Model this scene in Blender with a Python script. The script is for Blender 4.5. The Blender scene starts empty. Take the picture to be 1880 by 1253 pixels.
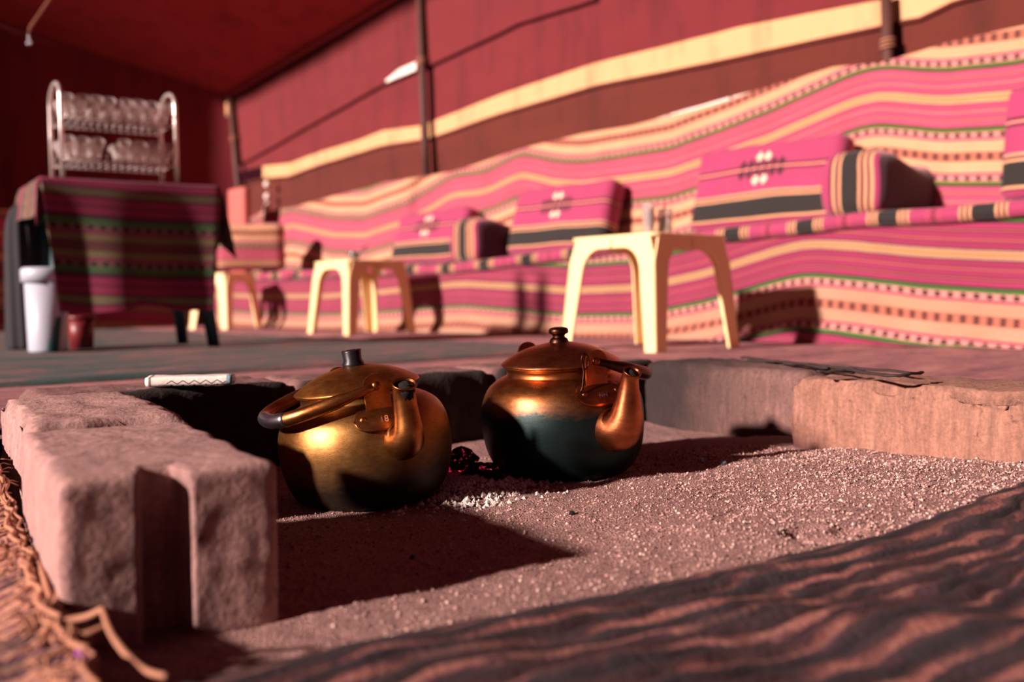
import bpy, bmesh, math, random
import numpy as np
from mathutils import Vector, Matrix, noise
from math import sin, cos, pi, radians, sqrt, atan2, exp
random.seed(7)
scene = bpy.context.scene
C = scene.collection
# ------------------------------------------------------------------ camera
F = 1828.0                                   # focal length in pixels of the 1880 px wide frame
PITCH = math.atan(76.5 / F); ROLL = radians(0.7); PSI = radians(41.0)
CAM = np.array([0, 0, .2])
_fw = np.array([sin(PSI)*cos(PITCH), cos(PSI)*cos(PITCH), -sin(PITCH)])
_rt = np.array([cos(PSI), -sin(PSI), 0.]); _up = np.cross(_rt, _fw)
_R = _rt*cos(ROLL) - _up*sin(ROLL); _U = _up*cos(ROLL) + _rt*sin(ROLL)
cd = bpy.data.cameras.new('camera'); cam = bpy.data.objects.new('camera', cd); C.objects.link(cam)
m = Matrix.Identity(4)
for i in range(3):
    m[i][0] = _R[i]; m[i][1] = _U[i]; m[i][2] = -_fw[i]; m[i][3] = CAM[i]
cam.matrix_world = m
cd.sensor_width = 36; cd.lens = F/1880*36; cd.clip_start = .02
cd.dof.use_dof = True; cd.dof.focus_distance = 1.40; cd.dof.aperture_fstop = 2.9
scene.camera = cam
# ------------------------------------------------------------------ light
w = bpy.data.worlds.new('world'); scene.world = w; w.use_nodes = True
w.node_tree.nodes['Background'].inputs[0].default_value = (1.0, .17, .27, 1)
w.node_tree.nodes['Background'].inputs[1].default_value = .065
SUN = Vector((.366, -.047, -.14)).normalized()
sl = bpy.data.lights.new('low_sun', 'SUN'); sl.energy = 9.5; sl.color = (1, .78, .71); sl.angle = radians(2.6)
so = bpy.data.objects.new('low_sun', sl); C.objects.link(so); so.location = (-3, 2, 3)
so.rotation_euler = SUN.to_track_quat('-Z', 'Y').to_euler()
vs = scene.view_settings
vs.view_transform = 'Standard'; vs.look = 'None'; vs.gamma = 1; vs.exposure = 0.0; vs.use_curve_mapping = False
# ------------------------------------------------------------------ helpers
def ray(px, py): return _fw + _R*((px-940)/F) + _U*((626.5-py)/F)
def pz(px, py, z): v = ray(px, py); return CAM + v*((z-CAM[2])/v[2])       # where a line of sight meets a level
def ax(px, py, i, val): v = ray(px, py); return CAM + v*((val-CAM[i])/v[i])  # ... or an upright plane
def C2W(xc, d, z=0): return np.array([_rt[0]*xc + sin(PSI)*d, _rt[1]*xc + cos(PSI)*d, z])
def lin(c):
    if isinstance(c, str):
        c = [int(c[i:i+2], 16)/255 for i in (0, 2, 4)]
        c = [x/12.92 if x <= .04045 else ((x+.055)/1.055)**2.4 for x in c]
    return (*c[:3], 1)
def fbm(x, y, z=0, o=4):
    s, a = 0, 1
    for i in range(o):
        s += a*noise.noise((x, y, z)); a *= .5; x *= 2.03; y *= 2.03; z = z*2.03 + 3.1
    return s
def ss(a, b, x):
    t = min(1, max(0, (x-a)/(b-a))); return t*t*(3-2*t)
def meshobj(name, verts, faces, *rest):
    """rest: [uvs,] material, parent, smooth, uvs"""
    uvs = None
    if isinstance(rest[0], (list, tuple)): uvs = rest[0]; rest = rest[1:]
    mat, parent, smooth, uv2 = (list(rest)+[None, True, None][len(rest)-1:])[:4]
    uvs = uv2 if uv2 is not None else uvs
    me = bpy.data.meshes.new(name); me.from_pydata([tuple(v) for v in verts], [], faces)
    if uvs is not None:
        ul = me.uv_layers.new(name='UVMap'); li = np.empty(len(me.loops), dtype=np.int32)
        me.loops.foreach_get('vertex_index', li)
        ul.data.foreach_set('uv', np.asarray(uvs, dtype=np.float32)[li].ravel())
    me.update()
    if smooth: me.polygons.foreach_set('use_smooth', [True]*len(me.polygons))
    if mat: me.materials.append(mat)
    o = bpy.data.objects.new(name, me); C.objects.link(o)
    if parent: o.parent = parent
    return o
def empty(name, loc=(0, 0, 0), rz=0):
    o = bpy.data.objects.new(name, None); C.objects.link(o); o.location = loc; o.rotation_euler = (0, 0, rz); o.empty_display_size = .05
    return o
def tag(o, label=None, cat=None, group=None, kind=None):
    if label: o['label'] = label
    if cat: o['category'] = cat
    if group: o['group'] = group
    if kind: o['kind'] = kind
    return o
def copy_tree(o, parent=None):
    c = o.copy(); C.objects.link(c); c.parent = parent
    for k in [x for x in bpy.data.objects if x.parent == o]: copy_tree(k, c)
    return c
def grid(nu, nv, fn):
    """fn(s,t) -> (xyz, uv); s,t in 0..1"""
    V, UV, Fc = [], [], []
    for j in range(nv+1):
        for i in range(nu+1):
            p, uv = fn(i/nu, j/nv); V.append(p); UV.append(uv)
    for j in range(nv):
        for i in range(nu):
            a = j*(nu+1)+i; Fc.append((a, a+1, a+nu+2, a+nu+1))
    return V, Fc, UV
def join(*parts):
    V, Fc, UV = [], [], []
    for p in parts:
        n = len(V); V += list(p[0]); Fc += [tuple(i+n for i in f) for f in p[1]]
        UV += list(p[2]) if len(p) > 2 and p[2] is not None else [(0, 0)]*len(p[0])
    return V, Fc, UV
def lathe(prof, n=48, dent=0, seed=0):
    V, Fc = [], []
    for (r, z) in prof:
        for k in range(n):
            a = 2*pi*k/n
            rr = r
            if dent and r > .01: rr += dent*noise.noise((cos(a)*2+seed, sin(a)*2, z*14))
            V.append((rr*cos(a), rr*sin(a), z))
    for j in range(len(prof)-1):
        for k in range(n):
            Fc.append((j*n+k, j*n+(k+1) % n, (j+1)*n+(k+1) % n, (j+1)*n+k))
    return V, Fc
def smooth_prof(pts, sub=4):
    """Catmull-Rom through (r,z) points"""
    P = [np.array(p, float) for p in pts]; out = []
    for i in range(len(P)-1):
        p0 = P[max(i-1, 0)]; p1 = P[i]; p2 = P[i+1]; p3 = P[min(i+2, len(P)-1)]
        for k in range(sub):
            t = k/sub
            out.append(.5*((2*p1)+(-p0+p2)*t+(2*p0-5*p1+4*p2-p3)*t*t+(-p0+3*p1-3*p2+p3)*t**3))
    out.append(P[-1]); return out
def tube(path, rad, n=12, cap=True, flat=None):
    P = [np.array(p, float) for p in path]; N = len(P)
    if not hasattr(rad, '__len__'): rad = [rad]*N
    V, Fc = [], []
    T = [P[min(i+1, N-1)]-P[max(i-1, 0)] for i in range(N)]
    T = [t/(np.linalg.norm(t)+1e-9) for t in T]
    ref = np.array([0, 0, 1.]) if abs(T[0][2]) < .9 else np.array([1., 0, 0])
    a = np.cross(T[0], ref); a /= np.linalg.norm(a)
    for i in range(N):
        a = a - T[i]*(a@T[i]); a /= np.linalg.norm(a)+1e-9; b = np.cross(T[i], a)
        r = rad[i]; ra, rb = (r if not hasattr(r, '__len__') else r[0]), (r if not hasattr(r, '__len__') else r[1])
        for k in range(n):
            t = 2*pi*k/n; V.append(P[i]+a*ra*cos(t)+b*rb*sin(t))
    for i in range(N-1):
        for k in range(n): Fc.append((i*n+k, i*n+(k+1) % n, (i+1)*n+(k+1) % n, (i+1)*n+k))
    if cap:
        Fc.append(tuple(range(n-1, -1, -1))); Fc.append(tuple((N-1)*n+k for k in range(n)))
    return V, Fc
def rbox(dims, r, seg, warp=None, vaxis=2, uaxis=0):
    """rounded box centred on origin; warp(p)->p; uv in metres: U along uaxis, V along vaxis"""
    h = np.array(dims)/2; idx = {}; V, Fc = [], []
    n = [max(2, int(round(d/seg))) for d in dims]
    def vid(p):
        k = tuple(int(round(c*1e5)) for c in p)
        if k not in idx: idx[k] = len(V); V.append(p)
        return idx[k]
    for axis in range(3):
        u, v = (axis+1) % 3, (axis+2) % 3
        for sg in (-1, 1):
            for i in range(n[u]):
                for j in range(n[v]):
                    q = []
                    for (a, b) in ((i, j), (i+1, j), (i+1, j+1), (i, j+1)):
                        p = [0, 0, 0]; p[axis] = sg*h[axis]; p[u] = -h[u]+2*h[u]*a/n[u]; p[v] = -h[v]+2*h[v]*b/n[v]
                        q.append(vid(tuple(p)))
                    Fc.append(tuple(q if sg > 0 else q[::-1]))
    W = []
    for p in V:
        p = np.array(p); c = np.clip(p, -(h-r), h-r); d = p-c; L = np.linalg.norm(d)
        if L > 1e-9 and r > 0:
            # keep spacing: map the clamped shell on the rounded shell
            p = c + d/L*min(r, L) if L > r else c+d
        W.append(p)
    UV = [(p[uaxis], p[vaxis]) for p in W]
    if warp: W = [np.array(warp(p)) for p in W]
    return W, Fc, UV
def xf(part, M):
    return ([np.array(M @ Vector(p)) for p in part[0]], *part[1:])
# ------------------------------------------------------------------ materials
class NT:
    def __init__(s, name):
        s.m = bpy.data.materials.new(name); s.m.use_nodes = True; s.t = s.m.node_tree; s.b = s.t.nodes['Principled BSDF']
        s.out = s.t.nodes['Material Output']
    def n(s, ty, **kw):
        x = s.t.nodes.new(ty)
        for k, v in kw.items():
            if k == 'inp':
                for a, b in v.items():
                    if isinstance(b, bpy.types.NodeSocket): s.t.links.new(b, x.inputs[a])
                    else: x.inputs[a].default_value = b
            else: setattr(x, k, v)
        return x
    def math(s, op, a, b=None, c=None):
        x = s.n('ShaderNodeMath', operation=op)
        for i, v in enumerate((a, b, c)):
            if v is None: continue
            if isinstance(v, bpy.types.NodeSocket): s.t.links.new(v, x.inputs[i])
            else: x.inputs[i].default_value = v
        return x.outputs[0]
    def mix(s, f, a, b, blend='MIX'):
        x = s.n('ShaderNodeMix', data_type='RGBA', blend_type=blend)
        for i, v in ((0, f), (6, a), (7, b)):
            if isinstance(v, bpy.types.NodeSocket): s.t.links.new(v, x.inputs[i])
            else: x.inputs[i].default_value = v
        return x.outputs[2]
    def ramp(s, f, stops, interp='LINEAR'):
        x = s.n('ShaderNodeValToRGB'); r = x.color_ramp; r.interpolation = interp
        while len(r.elements) < len(stops): r.elements.new(1)
        for e, (p, c) in zip(r.elements, stops): e.position = p; e.color = lin(c) if not isinstance(c, (int, float)) else (c, c, c, 1)
        s.t.links.new(f, x.inputs[0]); return x.outputs[0]
    def noise(s, scale, detail=4, vec=None, rough=.55, dist=0):
        x = s.n('ShaderNodeTexNoise', inp={'Scale': scale, 'Detail': detail, 'Roughness': rough, 'Distortion': dist})
        if vec is not None: s.t.links.new(vec, x.inputs['Vector'])
        return x.outputs['Fac']
    def coord(s, what='Object'): return s.n('ShaderNodeTexCoord').outputs[what]
    def mapping(s, vec, scale=(1, 1, 1), rot=(0, 0, 0), loc=(0, 0, 0)):
        x = s.n('ShaderNodeMapping', inp={'Scale': scale, 'Rotation': rot, 'Location': loc}); s.t.links.new(vec, x.inputs[0]); return x.outputs[0]
    def sep(s, vec):
        x = s.n('ShaderNodeSeparateXYZ'); s.t.links.new(vec, x.inputs[0]); return x.outputs
    def set(s, **kw):
        for k, v in kw.items():
            k = k.replace('_', ' ')
            if isinstance(v, bpy.types.NodeSocket): s.t.links.new(v, s.b.inputs[k])
            else: s.b.inputs[k].default_value = v
        return s
    def bump(s, h, strength=.3, dist=.002):
        x = s.n('ShaderNodeBump', inp={'Height': h, 'Strength': strength, 'Distance': dist}); s.t.links.new(x.outputs[0], s.b.inputs['Normal'])
def plain(name, col, rough=.6, metal=0, var=.15, scale=30, bump=0, **kw):
    t = NT(name); n = t.noise(scale, 5, t.coord())
    c = lin(col); t.set(Base_Color=t.mix(n, tuple(x*(1-var) for x in c[:3])+(1,), tuple(min(1, x*(1+var)) for x in c[:3])+(1,)), Roughness=rough, Metallic=metal, **kw)
    if bump: t.bump(t.noise(scale*4, 4, t.coord()), .4, bump)
    return t.m
PINK, CRIM, CREAM, MAG = '9C305A', '560C24', 'CE9A72', 'A0184E'
def striped(name, half, period, phase, dots=(), vsock='Y', deep=1.0, sheen=.2):
    """woven stripes across V (mirror repeat); half: stops over 0..0.5; dots: (h0,h1,per metre,colour)"""
    t = NT(name); uv = t.sep(t.coord('UV')); U, V = uv[0], uv[1]
    wob = t.math('MULTIPLY', t.math('SUBTRACT', t.noise(9, 3, t.coord('UV')), .5), .006)
    f = t.math('FRACT', t.math('ADD', t.math('DIVIDE', t.math('ADD', V, wob), period), phase))
    h = t.math('SUBTRACT', .5, t.math('ABSOLUTE', t.math('SUBTRACT', f, .5)))
    col = t.ramp(t.math('MULTIPLY', h, 2), [(p*2, c) for p, c in half], 'CONSTANT')
    for (h0, h1, per, dc) in dots:
        mk = t.math('MULTIPLY', t.math('GREATER_THAN', h, h0), t.math('LESS_THAN', h, h1))
        ph = t.math('FRACT', t.math('MULTIPLY', U, per))
        # diamond: narrower away from the row's middle
        half_w = t.math('SUBTRACT', .34, t.math('MULTIPLY', t.math('ABSOLUTE', t.math('SUBTRACT', h, (h0+h1)/2)), .5/(h1-h0)))
        mk = t.math('MULTIPLY', mk, t.math('LESS_THAN', t.math('ABSOLUTE', t.math('SUBTRACT', ph, .5)), half_w))
        col = t.mix(mk, col, lin(dc))
    n = t.noise(400, 2, t.coord('UV')); n2 = t.noise(6, 4, t.coord('UV'))
    col = t.mix(1.0, col, t.ramp(n2, [(0, .74*deep), (1, 1.1*deep)]), 'MULTIPLY')
    t.set(Base_Color=col, Roughness=.85, Sheen_Weight=sheen)
    t.bump(n, .5, .0015); return t.m
def half(P, L, SC, CRIM, CREAM, MAG, GREEN):
    return [(0, 'A07640'), (.012, CREAM), (.036, CRIM), (.050, P), (.075, SC), (.084, P), (.098, SC), (.105, L), (.118, SC), (.125, P), (.150, SC), (.157, P), (.172, CRIM), (.180, L), (.190, CRIM),
            (.198, P), (.240, '38081C'), (.254, GREEN), (.288, 'C08078'), (.342, MAG), (.36, CREAM), (.458, 'A4604C')]
DOTS = [(.295, .338, 22, '40151A'), (.468, .5001, 22, '4A1A14')]
M_HANG = striped('striped_wall_hanging', half('B84666', 'C8746A', '7E1C3E', '5E0E28', 'C89670', 'A02454', '4A5E12'), .47, .275, DOTS)
M_SKIRT = striped('striped_bench_skirt', half('8E224C', '9C4C48', '641030', '4A0A22', 'A88066', '8E1448', '2E5E1A'), .46, .725, DOTS)  # darker copy of the hanging's palette, painting in the weaker light low down
M_TCLOTH = striped('striped_table_cloth', [(0, '6E6446'), (.03, '4A0C2A'), (.05, '8A1A46'), (.12, '5A1030'), (.14, '8A1A46'), (.20, '4A0C2A'), (.25, '30602C'), (.30, '6A4A44'), (.36, '7A1640'), (.39, '6E6240'), (.45, '5A2A28')], .42, .13, [(.305, .352, 22, '2A1014')])
M_MATTRESS = striped('mattress_fabric', [(0, '7A2030'), (.02, PINK), (.06, 'B04050'), (.075, PINK), (.26, CREAM), (.285, CRIM), (.31, CREAM), (.335, CRIM), (.36, CREAM), (.385, '15100E')], .35, .12)
def cushion_mat(name, motif=True):
    t = NT(name); uv = t.sep(t.coord('UV')); U, V = uv[0], uv[1]
    f = t.math('ADD', t.math('DIVIDE', V, .36), .5)
    st = [(0, PINK), (.06, CRIM), (.075, CREAM), (.10, '17110F'), (.31, CREAM), (.335, CRIM), (.36, CREAM), (.385, PINK), (.62, CRIM), (.65, 'E08A80'), (.67, CRIM), (.70, PINK)]
    if not motif: st = [(0, '3E0E26'), (.105, PINK), (.16, CREAM), (.20, CRIM), (.24, CREAM), (.28, CRIM), (.33, CREAM), (.36, '17110F'), (.60, CREAM), (.63, CRIM), (.68, CREAM), (.72, CRIM), (.76, PINK)]  # armrest: dark first stop paints shade onto the side facing the viewer
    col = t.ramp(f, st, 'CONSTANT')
    if motif:
        au = t.math('ABSOLUTE', U)
        for (v0, hw, c, nn) in ((.60, .13, '360818', 24), (.72, .13, '360818', 24), (.52, .045, 'F6C8A8', 22), (.80, .045, 'F6C8A8', 22)):
            dv = t.math('ABSOLUTE', t.math('SUBTRACT', f, v0)); ph = t.math('ABSOLUTE', t.math('SUBTRACT', t.math('FRACT', t.math('MULTIPLY', U, nn)), .5))
            mk = t.math('LESS_THAN', t.math('ADD', t.math('MULTIPLY', dv, 7), ph), .46)
            mk = t.math('MULTIPLY', mk, t.math('LESS_THAN', au, hw)); col = t.mix(mk, col, lin(c))
    n = t.noise(400, 2, t.coord('UV')); col = t.mix(1.0, col, t.ramp(t.noise(7, 4, t.coord('UV')), [(0, .8), (1, 1.08)]), 'MULTIPLY')
    t.set(Base_Color=col, Roughness=.85, Sheen_Weight=.2); t.bump(n, .5, .0015); return t.m
M_CUSH = cushion_mat('cushion_fabric')
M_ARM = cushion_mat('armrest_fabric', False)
def cloth_mat(name, c0, c1, sc=(3, 3, 3), thin=0.0):
    t = NT(name); v = t.coord(); a = t.noise(1, 5, t.mapping(v, sc)); b = t.noise(260, 2, t.mapping(v, (1, 1, .3)))
    col = t.mix(a, lin(c0), lin(c1)); col = t.mix(.6, col, t.ramp(t.noise(1, 4, t.mapping(v, (5, 5, 1.3)), .6), [(.32, .55), (.5, 1.0)]), 'MULTIPLY'); col = t.mix(.35, col, t.ramp(b, [(.2, .5), (.8, 1.)]), 'MULTIPLY')
    t.set(Base_Color=col, Roughness=.95); t.bump(b, .4, .002)
    return t.m
M_WALL_UP = cloth_mat('upper_goat_hair_cloth', '60171B', '78232A', (.8, .8, 3.5))
M_WALL_LOW = cloth_mat('lower_goat_hair_cloth', '501A12', '68281C', (.5, .5, 7))
M_CREAM = cloth_mat('cream_band_cloth', 'D2A070', 'DCAC7E', (2, 2, 6))
M_WHITE_CLOTH = cloth_mat('white_cloth', 'F6E6DC', 'FFF4EA', (4, 4, 4))
M_BACK = cloth_mat('back_wall_cloth', '7E2630', '96303A', (1.5, 1.5, .6))
M_ROOF = cloth_mat('roof_cloth', 'A83038', 'C4444A', (1.2, 1.2, 1.2))
def concrete(name, c0, c1, soot='2A1A1C', soot_amt=.5, face=None):
    t = NT(name); v = t.coord(); v2 = t.n('ShaderNodeNewGeometry').outputs['Position']
    a = t.noise(9, 6, v2); b = t.noise(55, 6, v2, .7); p = t.noise(180, 3, v2); streak = t.noise(1, 5, t.mapping(v2, (95, 95, 14)), .7)
    col = t.mix(a, lin(c0), lin(c1)); col = t.mix(.75, col, t.ramp(streak, [(.3, .45), (.65, 1.12)]), 'MULTIPLY'); col = t.mix(.5, col, t.ramp(p, [(.3, .55), (.7, 1.2)]), 'MULTIPLY')
    col = t.mix(t.ramp(b, [(.60, 0), (.72, .8)]), col, lin(soot))
    if soot_amt: col = t.mix(t.ramp(t.noise(5, 5, v2), [(.62-soot_amt*.35, 0), (.70, min(1, soot_amt*1.2))]), col, lin(soot))
    if face:      # smoke blackening on the fire side
        sv = t.sep(v); f_ = t.math('ADD', t.math('ADD', t.math('MULTIPLY', sv[0], face[0]), t.math('MULTIPLY', sv[1], face[1])), t.math('ADD', t.math('MULTIPLY', sv[2], face[5]), t.math('MULTIPLY', t.math('SUBTRACT', a, .5), face[4])))
        mk = t.n('ShaderNodeMapRange', inp={'Value': f_, 'From Min': face[2], 'From Max': face[3], 'To Min': 0., 'To Max': .93}).outputs[0]
        col = t.mix(mk, col, lin(soot))
    t.set(Base_Color=col, Roughness=.93)
    x = t.math('ADD', t.math('MULTIPLY', b, .7), t.math('MULTIPLY', p, .35)); t.bump(x, .65, .005); return t.m
M_CONC = concrete('pink_concrete', 'A47C78', 'BE968E', soot_amt=.12)
M_CONC_SOOT = concrete('sooty_concrete', '7A5654', '8E6862', '17110F', .3, (0, -1, .055, .085, .06, 0))
M_CONC_LIGHT = concrete('pale_concrete', '8A5E50', 'AC7E6A', '482624', .22, (1, 0, .20, .30, .22, -2.0))
M_CONC_MID = concrete('smoke_stained_concrete', '785650', '8E6A62', '1C1516', .35, (1, .2, -.20, .14, .30, 0))
def sand_mat():
    t = NT('coarse_sand'); v = t.n('ShaderNodeNewGeometry').outputs['Position']
    a = t.noise(260, 3, v, .7); b = t.noise(700, 2, v); c = t.noise(8, 4, v)
    vor = t.n('ShaderNodeTexVoronoi', inp={'Scale': 420.}); t.t.links.new(v, vor.inputs['Vector'])
    col = t.ramp(a, [(.25, '654644'), (.5, '9C746E'), (.72, 'CAA296')]); col = t.mix(.35, col, t.ramp(c, [(.3, .6), (.7, 1.1)]), 'MULTIPLY')
    t.set(Base_Color=col, Roughness=.95)
    t.bump(t.math('ADD', a, t.math('MULTIPLY', vor.outputs['Distance'], .8)), .9, .004); return t.m
M_SAND = sand_mat()
def grain_mat():
    t = NT('sand_grain'); v = t.n('ShaderNodeNewGeometry').outputs['Position']; vor = t.n('ShaderNodeTexVoronoi', inp={'Scale': 260.}); t.t.links.new(v, vor.inputs['Vector'])
    r = t.sep(vor.outputs['Color'])[0]
    t.set(Base_Color=t.ramp(r, [(0, '2E2224'), (.15, '6E5050'), (.45, 'A67E74'), (.8, 'C8A298'), (1, 'E0C6B8')]), Roughness=.8); return t.m
M_GRAIN = grain_mat()
def kettle_metal(name, bright, tone, soot, zlim, soft, amt, rough, soot_diel=.55):
    t = NT(name); v = t.coord(); z = t.sep(v)[2]
    n1 = t.noise(14, 6, v, .65); n2 = t.noise(60, 5, t.mapping(v, (1, 1, 3)), .7); n3 = t.noise(240, 3, t.mapping(v, (1, 1, 8)))
    col = t.mix(t.ramp(n1, [(.35, 0), (.68, 1)]), lin(bright), lin(tone))
    col = t.mix(.5, col, t.ramp(n2, [(.25, .45), (.6, 1.0)]), 'MULTIPLY')
    zz = t.math('ADD', z, t.math('MULTIPLY', t.math('SUBTRACT', n1, .5), .06)); zz = t.math('ADD', zz, t.math('MULTIPLY', t.math('SUBTRACT', n2, .5), .025))
    mk = t.n('ShaderNodeMapRange', inp={'Value': zz, 'From Min': zlim+soft, 'From Max': zlim-soft, 'To Min': 0., 'To Max': amt}).outputs[0]
    col = t.mix(mk, col, lin(soot)); speck = t.ramp(n2, [(.62, 0), (.75, .7)]); col = t.mix(speck, col, lin(soot))
    t.set(Base_Color=col, Metallic=t.math('SUBTRACT', 1., t.math('MULTIPLY', mk, soot_diel)), Roughness=t.math('ADD', rough, t.math('ADD', t.math('MULTIPLY', n2, .12), t.math('MULTIPLY', mk, .10))))
    t.bump(t.math('ADD', n3, t.math('MULTIPLY', n2, 1.2)), .12, .0015); return t.m
M_BRASS = kettle_metal('worn_brass', 'B88A50', '7E5228', '140D0C', .072, .030, .95, .36)
M_COPPER = kettle_metal('sooted_copper', 'BE7C48', '86441F', '0A3236', .122, .016, .95, .30, .12)
M_BRASS_P = kettle_metal('worn_brass_fitting', 'C08048', '80482A', '20140E', -1, .01, 0, .30)
M_BRASS_LID = kettle_metal('worn_brass_lid', 'C88A48', '8E5226', '20140E', -1, .01, 0, .36)
M_COPPER_P = kettle_metal('worn_copper_fitting', 'BC7048', '7A3A22', '20100C', -1, .01, 0, .30)
M_DARK_P = kettle_metal('dark_burnt_metal', '5A3A2C', '3A2420', '15100E', -1, .01, 0, .32)
M_STEEL = plain('dull_steel', 'A8A4B0', .3, 1, .2)
M_BLACK = plain('black_plastic', '15151A', .35, 0, .2)
M_SPOUT_SHADE = plain('spout_shade', '0A0706', .9)
M_PLASTIC = NT('cream_plastic').set(Base_Color=lin('F2D8A2'), Roughness=.42, Subsurface_Weight=.7, Subsurface_Radius=(.10, .07, .035)).m
M_BUCKET = NT('white_plastic').set(Base_Color=lin('B4BAC8'), Roughness=.4).m
M_RED = plain('red_plastic', '6E1C22', .45)
M_TEAL = plain('teal_painted_plastic', '2C4A50', .5)
M_GREYCLOTH = plain('dark_grey_cloth', '27252B', .9, 0, .25, 20)
M_CHROME = NT('bright_metal').set(Base_Color=lin('F0E4E0'), Metallic=.7, Roughness=.3).m
gl = NT('clear_glass').set(Base_Color=lin('FFF4F0'), Roughness=.04, Transmission_Weight=.8, IOR=1.42); M_GLASS = gl.m
M_POST = plain('brown_post', '4C2A22', .7, 0, .3, 15)
M_PINKPOLE = plain('red_wrapped_pole', 'A03C46', .8)
M_STRAW = plain('dry_straw', 'A8745A', .8, 0, .35, 60)
M_PURPLE = plain('purple_yarn', '7A3A88', .85)
M_TWIG = plain('dark_twig', '2E2220', .8, 0, .4, 80)
M_COAL = plain('charcoal', '100C0C', .9, 0, .5, 60, .002)
M_ASH = plain('pale_ash', 'C4BAB2', .95, 0, .4, 120, .001)
M_TEALBIT = plain('blue_grey_flake', '8AA6B4', .7, 0, .3, 90)
def ember():
    t = NT('glowing_ember'); v = t.coord(); n = t.noise(90, 4, v, .7); e = t.ramp(n, [(.58, (0, 0, 0)), (.68, (.5, .015, .05)), (.8, (1, .16, .20))])
    t.set(Base_Color=lin('1A0A0A'), Roughness=.9, Emission_Color=e, Emission_Strength=2.2); return t.m
M_EMBER = ember()
def rug(name, cols, sx, sy, fine=60, bumpd=.003):
    t = NT(name); v = t.n('ShaderNodeNewGeometry').outputs['Position']
    a = t.noise(1, 6, t.mapping(v, (sx, sy, 1)), .7); b = t.noise(1, 3, t.mapping(v, (sx*4, sy*4, 1)), .6); c = t.noise(fine, 3, v)
    f = t.math('ADD', t.math('MULTIPLY', a, .75), t.math('MULTIPLY', b, .25))
    col = t.ramp(f, cols); col = t.mix(.5, col, t.ramp(c, [(.3, .6), (.7, 1.1)]), 'MULTIPLY')
    t.set(Base_Color=col, Roughness=.95); t.bump(t.math('ADD', c, b), .6, bumpd); return t.m
M_RUG_TEAL = rug('teal_grey_rug', [(.36, '20383A'), (.46, '34504C'), (.52, '56504E'), (.57, 'A05E60'), (.63, '3C4844')], 1.6, 12)
M_RUG_PINK = rug('dusty_pink_rug', [(.34, '5E3A44'), (.46, '8C5A60'), (.56, 'A86E6C'), (.66, 'B88478')], 3, 8)
M_FLOOR = rug('packed_earth', [(.3, '6A4A40'), (.6, '94705E')], 2, 2)
def kilim(name, stops, period, dist, nsc, fine=(900, 160)):
    """stripes across V with wavering edges; colours only"""
    t = NT(name); uv = t.coord('UV'); s = t.sep(uv); V = s[1]
    w1 = t.math('MULTIPLY', t.math('SUBTRACT', t.noise(1, 4, t.mapping(uv, nsc)), .5), dist)
    f = t.math('FRACT', t.math('DIVIDE', t.math('ADD', V, w1), period))
    col = t.ramp(f, stops); patch = t.noise(1, 5, t.mapping(uv, (14, 26, 1)))
    col = t.mix(t.ramp(patch, [(.47, 0), (.64, .8)]), col, lin('3A2A30'))
    th = t.noise(1, 3, t.mapping(uv, (fine[1], fine[0], 1))); col = t.mix(.6, col, t.ramp(th, [(.3, .35), (.7, 1.2)]), 'MULTIPLY')
    t.set(Base_Color=col, Roughness=.95); t.bump(t.math('ADD', th, t.noise(170, 4, uv)), .9, .004); return t.m
M_KILIM = kilim('worn_kilim', [(0, '3A1F22'), (.30, '4A2A2E'), (.42, '9A5E56'), (.54, 'B07468'), (.62, '52303A'), (.8, '262228'), (1, '3A1F22')], .036, .042, (11, 34, 1))
M_STRAWMAT = kilim('plaited_straw_mat', [(0, '60385E'), (.18, '8A566A'), (.30, 'D8967C'), (.7, 'E2AC96'), (.86, '8A566E'), (1, '60385E')], .021, .012, (12, 14, 1))
# ------------------------------------------------------------------ setting: ground, floor, walls, roof
WX = 4.2       # long side wall
BX = 3.55      # bench front
def quad(x0, x1, y0, y1, z): return [(x0, y0, z), (x1, y0, z), (x1, y1, z), (x0, y1, z)], [(0, 1, 2, 3)]
tag(meshobj('floor', *join(quad(-4, 6, 1.66, 12, -.004), quad(1.82, 6, -3, 1.66, -.004))[:2], M_FLOOR), kind='structure')
# one continuous ground sheet below the pit and the mats
tag(meshobj('ground', *quad(-4, 6, -3, 12, -.13), M_FLOOR), kind='structure')
def flat_rug(name, x0, x1, y0, y1, mat, label, amp=.006, dx=.12):
    nx, ny = int((x1-x0)/dx), int((y1-y0)/dx)
    def fn(s, t):
        x = x0+(x1-x0)*s; y = y0+(y1-y0)*t
        ed = min(s, 1-s)*(x1-x0); et = min(t, 1-t)*(y1-y0)
        wob = .03*noise.noise((x*2, y*2, 5))
        return (x+wob, y+wob, .004+amp*(1+fbm(x*1.7, y*2.3))*min(1, min(ed, et)/.1)), (x, y)
    o = meshobj(name, *grid(nx, ny, fn)[:2], mat); md = o.modifiers.new('thick', 'SOLIDIFY'); md.thickness = .004; md.offset = 1
    return tag(o, label, 'rug')
flat_rug('floor_rug', -1.2, 3.5, 1.70, 2.55, M_RUG_PINK, 'dusty pink floor rug just behind the fire pit', .004)
flat_rug('floor_rug', -2.5, 2.75, 2.50, 8.3, M_RUG_TEAL, 'dark teal striped floor rug under the draped table', .010)
flat_rug('floor_rug', 2.7, 3.52, 2.50, 8.2, M_RUG_PINK, 'narrow mauve floor rug along the long striped bench', .006)
flat_rug('floor_rug', 1.86, 3.56, -.6, 1.78, M_RUG_PINK, 'mauve floor rug beside the pale kerb blocks of the pit', .004)

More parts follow.
